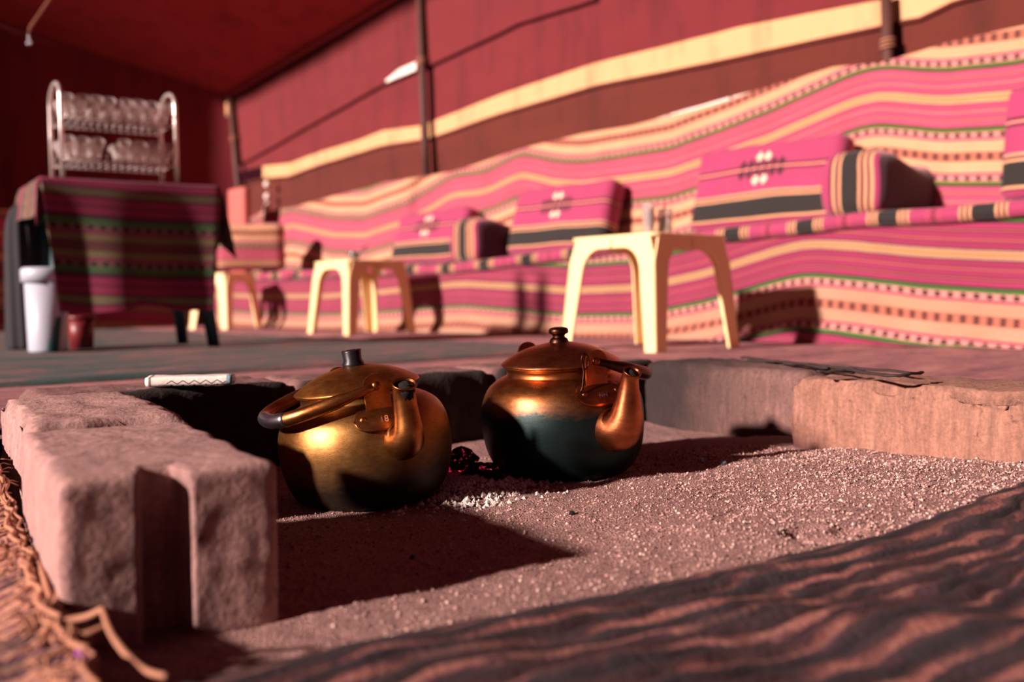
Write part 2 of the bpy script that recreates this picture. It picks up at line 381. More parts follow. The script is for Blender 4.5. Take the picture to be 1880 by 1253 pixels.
def poly_on(pts, i, val):
    q = sorted([(ax(px, py, i, val)[1 if i == 0 else 0], ax(px, py, i, val)[2]) for px, py in pts])
    a = np.array([k[0] for k in q]); b = np.array([k[1] for k in q])
    return lambda y: float(np.interp(y, a, b))
band_hi = poly_on([(480, 305), (530, 300), (586, 279), (661, 257), (702, 240), (772, 231), (787, 225), (921, 173), (1085, 117), (1359, 49), (1615, 0), (1880, -45)], 0, WX)
band_lo = poly_on([(484, 328), (530, 324), (586, 303), (661, 281), (702, 268), (772, 257), (787, 255), (921, 209), (1090, 158), (1359, 104), (1615, 49), (1646, 40), (1690, 33), (1756, 0), (1880, -30)], 0, WX)
eave = poly_on([(422, 182), (735, 0), (800, -40)], 0, WX)
seam = poly_on([(440, 300), (465, 290), (586, 220), (709, 153), (791, 119), (958, 41), (1089, 0)], 0, WX)
YC = float(ax(428, 180, 0, WX)[1])            # far corner of the tent
wall = empty('wall_right', (WX, 4, 0)); tag(wall, kind='structure')
def wallband(name, zlo, zhi, mat, y0, y1, off=0, amp=.02, nu=120, nv=10):
    def fn(s, t):
        y = y0+(y1-y0)*s; a = zlo(y); b = zhi(y); z = a+(b-a)*t
        x = WX+off+amp*noise.noise((y*1.3, z*.9, 3))+amp*.4*noise.noise((y*6, z*1.5, 9))
        return (x-WX, y-4, z), (y, z)
    return meshobj(name, *grid(nu, nv, fn), mat, wall)
wallband('lower_band', lambda y: .3, lambda y: band_lo(y)+.004, M_WALL_LOW, .2, YC, .012)
wallband('cream_band', band_lo, band_hi, M_CREAM, .2, float(ax(482, 315, 0, WX)[1]), .004, .014, 120, 4)
wallband('cream_band_hem', lambda y: band_lo(y)-.012, lambda y: band_lo(y)+.004, M_WALL_LOW, .2, YC, -.004, .014, 120, 2)
wallband('middle_band', lambda y: band_hi(y)-.003, lambda y: seam(y) if y > 4 else band_hi(y)+.75, M_WALL_UP, .2, YC, .008)
wallband('upper_band', lambda y: seam(y)-.01 if y > 4 else band_hi(y)+.7, lambda y: max(eave(y)+.03, band_hi(y)+.8), M_WALL_UP, .2, YC, -.022)
y0s, y1s = sorted((float(ax(716, 149, 0, WX)[1]), float(ax(771, 128, 0, WX)[1])))
wallband('daylight_slit_strip', lambda y: seam(y)-.010, lambda y: seam(y)+.012+.035*ss(0, .5, (y1s-y)/(y1s-y0s)), M_WHITE_CLOTH, y0s, y1s, -.034, .004, 20, 3)  # white strip painted in place of daylight leaking through the seam
top_hang = poly_on([(430, 424), (445, 420), (504, 391), (575, 380), (642, 361), (735, 337), (763, 333), (865, 316), (996, 274), (1094, 250), (1182, 236), (1300, 208), (1447, 163), (1558, 130), (1620, 124), (1646, 121), (1756, 88), (1880, 62)], 0, WX)
ref_hang = poly_on([(440, 418), (474, 410), (564, 387), (640, 402), (698, 402), (771, 377), (858, 325), (917, 318), (988, 285), (1050, 298), (1100, 300), (1262, 276), (1447, 207), (1602, 137), (1642, 128), (1756, 135), (1880, 124)], 0, WX)
def sm(f, w): return lambda y: (f(y-w)+2*f(y)+f(y+w))/4
ref_hang = sm(ref_hang, .05)
def zs(y): return float(np.interp(y, [0, 2.0, 2.7, 4.5, 8], [.495, .485, .462, .385, .40]))   # the seat sags towards the far end
ws = empty('wall_hanging', (WX, 4, 0)); tag(ws, 'pink striped woven hanging along the long tent wall behind the cushions', 'hanging')
def fnh(s, t):
    y = .2+(YC-.25-.2)*s; a = zs(y)+.045; b = top_hang(y); z = a+(b-a)*t
    x = -.125+.022*noise.noise((y*1.6, z*.8, 1))+.010*noise.noise((y*5, z*2, 4))-.03*(1-t)
    return (x, y-4, z), (y, z-ref_hang(y))
meshobj('cloth', *grid(260, 34, fnh), M_HANG, ws)
# pale strip of lining that shows above the hanging where it droops
def fnl(s, t):
    y = float(ax(1440, 170, 0, WX)[1])*(1-s)+float(ax(1185, 225, 0, WX)[1])*s
    b = top_hang(y); return (-.050, y-4, b-.05+(.05+.034*sin(pi*s)**.5)*t), (y, t)
for k, (a, b) in enumerate(((.02, .30), (.32, .76), (.78, .98))):
    def fk(s, t, a=a, b=b): return fnl(a+(b-a)*s, t)
    meshobj('lining_patch', *grid(16, 2, fk), M_WHITE_CLOTH, ws)
# eave pole and upright posts
EV = [(WX-.05, y, max(eave(y), 0)) for y in np.linspace(YC, 4.5, 30)]
EVz = lambda y: eave(y) if y > float(ax(790, -34, 0, WX)[1]) else eave(float(ax(790, -34, 0, WX)[1]))
tag(meshobj('trim_1', *tube([(WX-.06, y, EVz(y)) for y in np.linspace(YC, 1, 40)], .022, 8), M_PINKPOLE), kind='structure')
def post(p_top, p_bot, r, label):
    a = ax(*p_top, 0, WX-.060); b = ax(*p_bot, 0, WX-.060)
    d = a-b; base = b-d*((b[2]-.50)/d[2])
    e = empty('tent_post', tuple(base)); tag(e, label, 'post')
    top = a+d*.1
    meshobj('pole', *tube([np.zeros(3), (top-base)*.5, top-base], [r, r*.95, r*.9], 10), M_POST, e)
    q = (a-base)*.78
    meshobj('rope_tie', *tube([q+np.array([0, 0, dz])+(r+.006)*np.array([cos(k*.9), sin(k*.9), 0]) for k, dz in enumerate(np.linspace(0, .05, 22))], .005, 5), M_STRAW, e)
    return e
post((771, 20), (783, 330), .030, 'thin brown tent post between the two low stools, behind the long bench')
post((1627, 0), (1631, 130), .026, 'thin brown tent post above the armrest at the near end of the bench')
cp = post((424, 195), (437, 335), .030, 'dark corner post where the long wall meets the back wall')
meshobj('tape_wrap', *tube([Vector(ax(420, 214, 0, WX-.060))-cp.location, Vector(ax(419, 188, 0, WX-.060))-cp.location], .028, 10), M_CREAM, cp)
# back wall, roof and an unseen side panel added to block the sun
SL = .35
def roofz(x, y): return EVz(y)+SL*(WX-x)+.02
best = min(np.linspace(6, 13, 1400), key=lambda d: abs((CAM+ray(0, 40)*d)[2]-(EVz(YC)+SL*(WX-(CAM+ray(0, 40)*d)[0]))))
BP = CAM+ray(0, 40)*best                       # point on the back wall's upper edge near the frame's edge
bdir = np.array([BP[0]-WX, BP[1]-YC]); bL = np.linalg.norm(bdir); bdir /= bL
BLEN = bL+1.0
def fnb(s, t):
    q = np.array([WX, YC])+bdir*BLEN*s; zt = EVz(YC)+(BP[2]-EVz(YC))*(BLEN*s/bL)+.02
    wv = .03*noise.noise((s*6, t*2, 7))
    return (q[0], q[1]+wv, zt*t), (BLEN*s, zt*t)
tag(meshobj('wall_back', *grid(40, 14, fnb), M_BACK), kind='structure')
EQ = np.array([WX, YC])+bdir*BLEN
def fns(s, t):
    zt = EVz(YC)+(BP[2]-EVz(YC))*(BLEN/bL)
    return (EQ[0], EQ[1]-1.1*s, zt*t), (s, t)
tag(meshobj('sun_block_panel', *grid(10, 10, fns), M_BACK), kind='structure')
def fnr(s, t):
    xb = EQ[0]; x = WX-.03+(xb-WX)*t
    yb = YC+bdir[1]/bdir[0]*(x-WX)      # follow the back wall
    y = 4.2+(yb+.05-4.2)*s
    kk = (BP[2]-EVz(YC))/abs(BP[0]-WX)
    z = EVz(min(y, YC))+kk*(WX-x)+.025*noise.noise((x*1.1, y*.8, 2))*min(1, t*6)
    return (x, y, z), (x, y)
tag(meshobj('ceiling', *grid(50, 40, fnr), M_ROOF), kind='structure')
# ------------------------------------------------------------------ benches
def bench_skirt():
    ref = sm(poly_on([(430, 572), (480, 575), (600, 578), (720, 572), (850, 562), (950, 570), (1050, 580), (1180, 578), (1300, 555), (1400, 525), (1480, 506), (1560, 511), (1700, 528), (1880, 540)], 0, BX-.02), .06)
    def fn(s, t):
        y = .2+(8.1-.2)*s
        z = (zs(y)-.028)*(1-t); fl = ss(.75, 1, t)
        bul = .025*noise.noise((y*1.8, 0, 2))+.014*noise.noise((y*5, z*3, 6))
        pk = .05*exp(-((y-2.2)/.22)**2)      # stiff fold standing out under the near armrest
        return (BX-.03-bul*(.3+t)-pk*t-.05*fl, y, max(z, .012)+.01*fl*noise.noise((y*6, 1, 1))**2), (y, z-ref(y))
    return grid(300, 20, fn)
bn = empty('bench', (0, 0, 0)); tag(bn, 'long low bench along the wall draped in wavy pink striped cloth', 'bench')
meshobj('base', *xf(rbox((WX-BX-.15, 7.8, .34), .01, .3), Matrix.Translation(((BX+WX)/2-.055, 4.12, .17))), M_WALL_LOW, bn)
meshobj('skirt', *bench_skirt(), M_SKIRT, bn)
def mattress(L, label, loc):
    def wp(p):
        y = p[1]; return (p[0]+.006*noise.noise((y*4, p[0]*3, 1)), y, p[2]+.010*noise.noise((y*2.2, p[0]*2, 3))+zs(y+loc[1])-loc[2])
    o = meshobj('seat_mattress', *rbox((.58, L, .062), .026, .045, wp, 1, 0), M_MATTRESS); o.location = loc
    return tag(o, label, 'mattress')
# mattress lengths meet end to end on the bench
mattress(2.9, 'thin pink mattress with black cross bands on the near half of the long bench', ((BX+WX)/2-.10, 1.75, .507))
mattress(3.2, 'thin pink mattress with black cross bands on the bench between the two stools', ((BX+WX)/2-.10, 4.81, .507))
mattress(1.6, 'thin pink mattress at the far end of the long bench near the corner post', ((BX+WX)/2-.10, 7.22, .507))
# back bench
byc = YC-.15
bb = empty('bench', (0, 0, 0)); tag(bb, 'short bench under the back wall behind the draped table', 'bench')
meshobj('base', *xf(rbox((2.4, .6, .42), .01, .3), Matrix.Translation((2.2, byc-.35, .21))), M_WALL_LOW, bb)
def fbb(s, t):
    x = .9+2.52*s; z = .50*(1-t); return (x, byc-.70+.02*noise.noise((x*3, z*2, 8))-.03*t, max(z, .012)), (x, z+.03*sin(x*2.1)+.1)
meshobj('skirt', *grid(80, 12, fbb), M_SKIRT, bb)
hb = empty('wall_hanging', (0, 0, 0)); tag(hb, 'pink striped hanging on the back wall beside the corner post', 'hanging')
def fbh(s, t):
    x = .9+(WX-.12-.9)*s; z = .40+.55*t; return (x, byc-.12+.02*noise.noise((x*2, z, 2)), z-.07*sin(pi*s*2.5)**2*t), (x, z-.9+.05*sin(x*3))
meshobj('cloth', *grid(90, 14, fbh), M_HANG, hb)
def seat_top():
    return xf(rbox((2.4, .56, .06), .026, .06, None, 0, 1), Matrix.Translation((2.2, byc-.38, .465)))
tag(meshobj('seat_mattress', *seat_top(), M_MATTRESS), 'thin pink mattress on the short bench under the back wall', 'mattress')
# ------------------------------------------------------------------ cushions and armrests
def pillow_warp(dims, puff, seed):
    h = [d/2 for d in dims]
    def f(p):
        x, y, z = p; a = (1-(x/h[0])**2)*(1-(z/h[2])**2)
        pin = 1-.04*abs(x/h[0])**4*0
        return (x+.008*noise.noise((x*5+seed, y*5, z*5)), y*(1+puff*a)+.01*noise.noise((x*4+seed, z*4, 2)), z+.010*noise.noise((x*3+seed, 1, z*3)))
    return f
def cushion(y0, y1, h, lean, label, x=None, z0=None, roll=0):
    """back cushion lying along the wall from y0 to y1, leaning back"""
    L = abs(y1-y0); d = (L, .13, h); z0 = zs((y0+y1)/2)+.040
    V, Fc, UV = rbox(d, .035, .035, pillow_warp(d, .25, y0))
    M = Matrix.Translation((WX-.27 if x is None else x, (y0+y1)/2, z0+h/2)) @ Matrix.Rotation(roll, 4, 'X') @ Matrix.Rotation(lean, 4, 'Y') @ Matrix.Rotation(-pi/2, 4, 'Z')
    e = meshobj('back_cushion', V, Fc, M_CUSH, None, True, [(u, v*.36/h) for u, v in UV]); e.matrix_world = M
    return tag(e, label, 'cushion', 'back cushions on the long bench')
def yw(px, X): return float(ax(px, 400, 0, X)[1])
XC = WX-.27
cushion(yw(1553, XC), yw(1288, XC), .40, radians(14), 'pink back cushion with black band and dotted motif, beyond the near armrest')
cushion(yw(2120, XC), yw(1850, XC), .44, radians(12), 'pink back cushion cut by the frame edge beside the near armrest')
cushion(yw(1126, XC), yw(952, XC), .40, radians(16), 'pink back cushion with motif tilted against the far armrest, behind the nearest stool')
cushion(yw(862, XC), yw(735, XC), .36, radians(18), 'plain pink back cushion beyond the far armrest, near the brown post')
def armrest(ypx, label, L=.58):
    X0 = BX+.06; y = float(ax(ypx, 380, 0, X0)[1])
    def wp(p):
        x, yy, z = p; top = ss(-.02, .09, z); sag = .022*sin((x/L)*pi*2.2+.6)*top
        return (x+.008*noise.noise((x*6, yy*6, z*6)), yy*(1+.12*(1-(z/.115)**2)), z-sag+.012*(1-(yy/.12)**2)*top)
    V, Fc, UV = rbox((L, .25, .23), .05, .025, wp, 1, 0)
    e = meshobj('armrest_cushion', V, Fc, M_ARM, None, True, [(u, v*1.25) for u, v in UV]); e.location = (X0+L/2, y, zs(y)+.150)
    return tag(e, label, 'cushion', 'armrest bolsters on the long bench')
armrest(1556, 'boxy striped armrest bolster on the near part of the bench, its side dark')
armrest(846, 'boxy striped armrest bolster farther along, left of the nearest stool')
# ------------------------------------------------------------------ stools
def make_stool(loc, label, w=.36, H=.42, rz=0):
    e = empty('plastic_stool', loc, rz); tag(e, label, 'stool', 'cream plastic stools by the long bench')
    sp = .035; th = .007; hw = w/2
    top = xf(rbox((w, w, .018), .008, .03), Matrix.Translation((0, 0, H-.009)))
    meshobj('seat', *top[:2], M_PLASTIC, e)
    def flange(corner, along, outn):
        # half of one side: arch from the middle of the side down to the foot
        prof = []
        for k in range(9):
            a = k/8*pi/2; prof.append((.145-.075*sin(a)-.0, -.045-.085*(1-cos(a))))
        prof.append((.066, -.20)); prof.append((.052, -H+.0))
        V, Fc = [], []; n = len(prof)
        rows = [(hw, 0.0, 0.0, 0.0)]  # placeholder
        P = []
        for (s, z) in prof: P.append((s, z))
        pts_in = [(hw, -.045)]+P; pts_out = [(hw, 0)]+[(0, max(z*1.0, -H)) if i > 0 else (.145, 0) for i, (s, z) in enumerate(P)]
        pts_out = [(hw, 0)]+[((.145*(1-i/6)) if i < 6 else 0, 0 if i < 6 else z) for i, (s, z) in enumerate(P)]
        for layer in (0, 1):
            for (s, z) in pts_in+pts_out:
                spl = sp*(-z/H); inn = th*layer
                p = corner*(hw+spl) - along*0
                p = np.array([corner[0]*(hw+spl), corner[1]*(hw+spl), 0.]) - along*s*(1+0*spl) - outn*inn
                V.append((p[0], p[1], H-.004+z))
        m_ = len(pts_in); N = 2*m_
        for i in range(m_-1):
            Fc.append((i, i+1, m_+i+1, m_+i)); Fc.append((N+i+1, N+i, N+m_+i, N+m_+i+1))
            Fc.append((i+1, i, N+i, N+i+1)); Fc.append((m_+i, m_+i+1, N+m_+i+1, N+m_+i))
        Fc.append((m_-1, N+m_-1, N+2*m_-1, 2*m_-1))
        return V, Fc
    for sx in (-1, 1):
        for sy in (-1, 1):
            c = np.array([sx, sy, 0.])
            a = flange(c, np.array([sx, 0, 0.]), np.array([0, sy, 0.])); b = flange(c, np.array([0, sy, 0.]), np.array([sx, 0, 0.]))
            o = meshobj('leg', *join(a, b)[:2], M_PLASTIC, e, False)
    return e
def stool_at(px, py, label, w=.36, H=.42, rz=0):
    p = pz(px, py, .012); hw = w/2+.035
    return make_stool((p[0]+hw*(cos(rz)-sin(rz)), p[1]+hw*(sin(rz)+cos(rz)), .012), label, w, H, rz)
s1 = stool_at(1205, 649, 'cream plastic stool nearest the fire pit, holding glass jars', .40, .415)
s2 = stool_at(640, 617, 'cream plastic stool in the middle of the three, left of the brown post', .38, .42)
q3 = CAM+ray(417, 600)*6.95; s3 = make_stool((q3[0]+.18*(cos(.38)-sin(.38)), q3[1]+.18*(cos(.38)+sin(.38)), .012), 'smallest looking cream plastic stool half hidden behind the draped table', .29, .40, .38)
# glassware on the stools
def cup(r, h, t=.0025, foot=.8):
    return smooth_prof([(.001, 0), (r*foot, 0), (r*foot*1.02, h*.05), (r*.9, h*.5), (r, h)], 3)+smooth_prof([(r-t, h), (r*.9-t, h*.5), (r*foot-t, h*.1), (.001, h*.08)], 3)
def on_stool(s, px, py, H):
    v = ray(px, py); z = s.location[2]+H
    return v, z
def put(s, H, dx, dy): return (s.location[0]+dx, s.location[1]+dy, s.location[2]+H+.001)
g = empty('tea_glass_stack', put(s1, .415, -.155, -.135)); tag(g, 'stack of small clear ribbed glasses on the nearest stool', 'glasses')
for k in range(5):
    o = meshobj('tea_glass', *lathe(cup(.021, .045), 20), M_GLASS, g); o.location = (0, 0, k*.0135)
g = empty('sugar_jar', put(s1, .415, -.08, -.145)); tag(g, 'small glass jar with pale sugar beside the glass stack', 'jar')
meshobj('body', *lathe(cup(.026, .082, .002, .95), 24), M_GLASS, g)
meshobj('sugar', *lathe([(.001, .006), (.0225, .006), (.0225, .050), (.012, .058), (.001, .06)], 16), M_WHITE_CLOTH, g)
meshobj('spoon', *tube([(.0, 0.012, .03), (.012, .016, .075), (.024, .02, .098)], [.003, .0025, .004], 6), M_STEEL, g)
g = empty('sugar_bowl', put(s2, .42, -.12, -.13)); tag(g, 'little metal sugar bowl with spoon on the middle stool', 'bowl')
meshobj('body', *lathe(smooth_prof([(.001, 0), (.022, 0), (.034, .018), (.036, .038)], 3)+[(.033, .038), (.03, .018), (.001, .006)], 24), M_STEEL, g)
meshobj('spoon', *tube([(.0, 0, .02), (.03, -.02, .05), (.065, -.04, .078)], [.004, .003, .005], 6), M_STEEL, g)
tag(meshobj('paper_cup', *lathe(cup(.030, .075, .002, .75), 20), M_BUCKET), 'white cup on the stool behind the draped table', 'cup').location = put(s3, .40, -.11, .05)
# ------------------------------------------------------------------ draped table with rack
K = .80; TZ = .68; TROT = radians(-7); tw, td = .84*K, .62*K
TO = pz(74, 326, TZ)                              # near left corner of the table top
TM = Matrix.Translation((TO[0], TO[1], 0)) @ Matrix.Rotation(TROT, 4, 'Z')
def tpos(x, y, z): return tuple(TM @ Vector((x, y, z)))
tb = empty('table', tpos(tw/2, td/2, 0), TROT); tag(tb, 'dark teal plastic table hidden under a striped cloth', 'table')
meshobj('table_top', *xf(rbox((tw, td, .035), .012, .08), Matrix.Translation((0, 0, TZ-.02)))[:2], M_TEAL, tb)
for sx in (-1, 1):
    for sy in (-1, 1):
        V, Fc = tube([(sx*(tw/2-.09), sy*(td/2-.08), TZ-.03), (sx*(tw/2-.07), sy*(td/2-.06), .4), (sx*(tw/2-.025), sy*(td/2-.02), .016)], [.040, .034, .025], 8)
        meshobj('leg', V, Fc, M_TEAL, tb)
def cloth_fn(s, t):
    u0, u1 = -.16, tw+.24; v0, v1 = -.53, td+.24
    u = u0+(u1-u0)*s; v = v0+(v1-v0)*t
    du = max(0, -u, u-tw); dv = max(0, -v, v-td)
    su = -1 if u < 0 else 1; sv = -1 if v < 0 else 1
    x = min(max(u, 0), tw); y = min(max(v, 0), td)
    L = sqrt(du*du+dv*dv); dr = max(L-.012, 0)
    ox = su*(.012*min(1, du*20)+.10*du); oy = sv*(.012*min(1, dv*20)+.06*dv)
    if du > 0 and dv > 0:                          # corner folds hang as a soft cone
        k = min(du, dv)/max(du, dv); ox += su*(.05 if su < 0 else .20)*k*du; dr *= (1-.05*k)
        if dv > du: dr = dv-.012; ox -= su*.6*du*min(1, dv/.4)*(1 if su < 0 else .4); oy += .35*du*(1 if su < 0 else 1.2)
    else:
        if dv > 0: oy += .020*sin(u*14+1)*min(1, dv*3)
        elif du > 0: ox += .02*sin(v*15)*min(1, du*3)
    if v < 0: x = x+(.5*tw-x)*.13*min(1, dv/.53)   # hem drawn in
    z = TZ+.004-dr*.985+.004*noise.noise((u*5, v*5, 1))+(.02*noise.noise((u*4, 3, 3)) if dv > .48 else 0)
    return (x+ox-tw/2, y+oy-td/2, z), (u, v+.02*sin(u*3))
tc = empty('tablecloth', tpos(tw/2, td/2, 0), TROT); tag(tc, 'dark magenta and green striped cloth draped over the table', 'tablecloth')
meshobj('cloth', *grid(110, 100, cloth_fn), M_TCLOTH, tc)
# things beside and under the table
def at_d(px, d, z):
    v = ray(px, 560); p = CAM+v*d; return (float(p[0]), float(p[1]), z)
bk = empty('bucket', at_d(86, 4.80*K, .02)); bk.scale = (K,)*3; tag(bk, 'tall white plastic bucket with lid beside the draped table', 'bucket')
meshobj('body', *lathe([(.001, 0), (.085, 0), (.088, .01), (.098, .36), (.092, .36), (.001, .355)], 32), M_BUCKET, bk)
meshobj('lid', *lathe([(.001, .405), (.10, .405), (.112, .395), (.112, .335), (.104, .335), (.10, .36)], 32), M_BUCKET, bk)
rc = empty('red_tub', at_d(148, 5.05*K, .02)); rc.scale = (K,)*3; tag(rc, 'dark red tub standing under the draped table', 'tub')
meshobj('body', *lathe([(.001, 0), (.055, 0), (.065, .16), (.06, .16), (.05, .01), (.001, .01)], 28), M_RED, rc)
meshobj('rim', *lathe([(.06, .15), (.071, .15), (.071, .17), (.06, .17), (.06, .15)], 28), M_RED, rc)
def sack():
    V, Fc = lathe(smooth_prof([(.001, 0), (.075, 0), (.09, .05), (.085, .35), (.078, .6), (.06, .70), (.03, .74), (.001, .74)], 4), 40)
    return [(x*(1+.09*sin(9*atan2(y, x)+z*3)), y*(1+.09*sin(9*atan2(y, x)+z*3)), z) for x, y, z in V], Fc
o = meshobj('cloth_bundle', *sack(), M_GREYCLOTH); o.location = at_d(46, 5.15*K, .02); o.scale = (K,)*3; tag(o, 'tall dark grey cloth bundle behind the white bucket', 'bundle')
# glass rack
W = .545; D = .28; HH = .47; RZ = TZ+.018
RO = (.115*K, .10*K)
rk = empty('glass_rack', tpos(*RO, RZ), TROT); rk.scale = (K,)*3; tag(rk, 'bright metal glass rack with two hoops standing on the draped table', 'rack')
for x in (0, W):
    pts = [(x, 0, 0), (x, 0, HH*.5), (x, .0, HH*.82)]+[(x, D/2-D/2*cos(a), HH*.82+HH*.18*sin(a)) for a in np.linspace(.2, pi-.2, 12)]+[(x, D, HH*.82), (x, D, HH*.5), (x, D, 0)]
    meshobj('hoop', *tube(pts, .0105, 10), M_CHROME, rk)
tiers = (.285, .08)
for zt in tiers:
    for y in (-.03, D+.03):
        meshobj('rail', *tube([(0, y, zt), (W, y, zt)], .0025, 6), M_CHROME, rk)
    for k in range(15):
        x = .02+(W-.04)*k/14
        meshobj('wire', *tube([(x, -.03, zt+.035), (x, -.03, zt), (x, D+.03, zt), (x, D+.03, zt+.06)], .0022, 5), M_CHROME, rk)
gm = None
GP = smooth_prof([(.001, 0), (.021, 0), (.024, .006), (.022, .03), (.031, .082), (.033, .095)], 3)+smooth_prof([(.031, .095), (.029, .082), (.0195, .03), (.018, .012), (.001, .012)], 3)
ORD = ['first', 'second', 'third', 'fourth', 'fifth', 'sixth', 'seventh', 'last']
for ti, zt in enumerate(tiers):
    tn = ('upper', 'lower')[ti]
    cols = range(8) if ti == 0 else (0, 1, 2, 4, 5, 6, 7)
    for c in cols:
        for row in range(2):
            if gm is None: o = gm = meshobj('tea_glass', *lathe(GP, 20), M_GLASS)
            else: o = gm.copy(); C.objects.link(o)
            o.location = tpos(RO[0]+K*(.04+(W-.08)*c/7), RO[1]+K*(.08 if row == 0 else .20), RZ+K*(zt+.036)); o.scale = (K,)*3
            o.rotation_euler = (radians(42+random.uniform(-6, 6)) if row == 0 else radians(-40), radians(random.uniform(-8, 8)), TROT)
            rn = ('front', 'rear')[row]
            tag(o, f'clear tea glass in the {tn} tier, {rn} row, {ORD[c]} from the left', 'glass', f'glasses in the {tn} tier, {rn} row')
# ------------------------------------------------------------------ corner odds and ends
o = meshobj('leaning_board', *xf(rbox((.06, .30, .72), .006, .05), Matrix.Translation((0, 0, .36)))[:2], plain('salmon_card', 'B86058', .8)); o.location = (3.80, float(ax(433, 375, 0, 3.77)[1]), .44)
tag(o, 'salmon pink board standing upright in the corner by the dark post', 'board')
q = ax(436, 450, 0, 3.5)
o = meshobj('back_cushion', *rbox((.50, .16, .36), .04, .04, pillow_warp((.50, .16, .36), .25, 3), 2, 0), M_HANG); o.location = (3.56, float(q[1])-.12, .63); o.rotation_euler[2] = radians(-35)
tag(o, 'striped cushion in the far corner hiding the foot of the salmon board', 'cushion')
tl = empty('hanging_tassel', tuple(ax(490, 325, 0, WX-.09))); tag(tl, 'white tassel with two beads hanging below the end of the cream band', 'tassel')
meshobj('string', *tube([(0, 0, .03), (.005, 0, -.12), (0, 0, -.30)], .004, 5), M_STRAW, tl)
for zz in (-.065, -.17): meshobj('bead', *xf(lathe([(.001, -.03), (.02, -.022), (.03, 0), (.02, .022), (.001, .03)], 12), Matrix.Translation((0, 0, zz)))[:2], M_WHITE_CLOTH, tl)
meshobj('tuft', *tube([(0, 0, -.22), (0, .01, -.28), (.0, .015, -.38), (0, .02, -.44)], [.02, .036, .03, .04], 9), M_WHITE_CLOTH, tl)
d0 = 5.6
pts = [CAM+ray(96, -8)*d0, CAM+ray(70, 30)*d0, CAM+ray(56, 50)*d0, CAM+ray(53, 62)*d0]
st = empty('hanging_strap', tuple(pts[-1])); tag(st, 'worn brown strap hanging from the tent roof with a pale hook', 'strap')
top = pts[0]+(pts[0]-pts[1])*1.2
meshobj('strap', *tube([top-pts[-1]]+[q-pts[-1] for q in pts], [(.012, .005)]*5, 8), M_STRAW, st)
meshobj('hook', *tube([(0, 0, 0), (0, 0, -.03), (.012, .0, -.05), (.0, 0, -.065), (-.012, 0, -.05)], .007, 8), M_STEEL, st)
# ------------------------------------------------------------------ fire pit: kerb blocks
def block(name, dims, centre, rz, mat, label, seed, groove=0, amp=.006, tilt=(0, 0), r=.012, cat='block', group='kerb blocks round the fire pit', chips=0):
    L, Wd, H = dims
    def wp(p):
        x, y, z = p; n = .8*noise.noise((x*22+seed, y*22, z*22))+.5*noise.noise((x*60+seed, y*60, z*60)); q = np.array(p); nn = np.array([x/(L/2), y/(Wd/2), z/(H/2)]); a = np.abs(nn)**6; a /= a.sum()+1e-9
        q = q+np.sign(nn)*a*amp*n*.8
        if chips:      # broken upper arris
            e = ss(.80, 1.0, z/(H/2))*max(ss(.86, 1, abs(y)/(Wd/2)), ss(.93, 1, abs(x)/(L/2)))
            q[2] -= e*chips*max(0, noise.noise((x*14+seed, y*14, 4))+.15); q[1] -= np.sign(y)*e*chips*.8*max(0, noise.noise((x*17+seed, y*9, 8))+.1)
        if groove and x < -L/2+.05:
            g = 1-ss(.0155, .0205, abs(y-.006))
            q[0] += g*groove*ss(-L/2+.05, -L/2+.012, x)
        return q
    V, Fc, UV = rbox(dims, r, .0048 if groove else .011, wp)
    o = meshobj(name, V, Fc, mat); o.location = centre; o.rotation_euler = (tilt[0], tilt[1], rz)
    return tag(o, label, cat, group)
B = .15
# left row (long axis along the tent)
block('concrete_block', (.372, .182, .155), (.368, 1.008, -.020), radians(79.3), M_CONC, 'grooved concrete block in the foreground, its notched end to the viewer', 1, .038, .0028, r=.009, chips=.012)
block('concrete_block', (.40, .182, .155), (.452, 1.412, -.015), radians(80.5), M_CONC, 'concrete block just behind the grooved one, with a broken edge', 2, 0, .008, r=.012, chips=.05)
# far row
fy = 1.60
block('concrete_block', (.40, .19, .16), (.66, fy+.085, -.020), radians(-3), M_CONC_SOOT, 'soot black block carrying the pale packet', 3, 0, .008, chips=.015)
block('concrete_block', (.40, .19, .16), (1.07, fy+.03, -.020), radians(-6), M_CONC_SOOT, 'soot black block behind the gap between the two kettles', 4, 0, .008, chips=.012)
block('concrete_block', (.42, .19, .16), (1.49, fy-.03, -.017), radians(-6), M_CONC_SOOT, 'sooty block behind the dark kettle near the pit corner', 5, 0, .008, chips=.012)
# right row
block('concrete_block', (.44, .20, .165), (1.715, 1.225, -.020), radians(84), M_CONC_MID, 'smoke stained rounded block right of the dark kettle', 6, 0, .008, r=.022, chips=.010)
block('concrete_block', (.52, .20, .165), (1.585, .72, -.024), radians(88), M_CONC_LIGHT, 'pale pinkish block with crumbled edge at the pit, lit by the sun', 7, 0, .007, r=.010, chips=.07)
block('concrete_block', (.40, .20, .165), (1.60, .25, -.022), radians(91), M_CONC_LIGHT, 'pale kerb block continuing past the frame edge', 8, 0, .007, chips=.02)
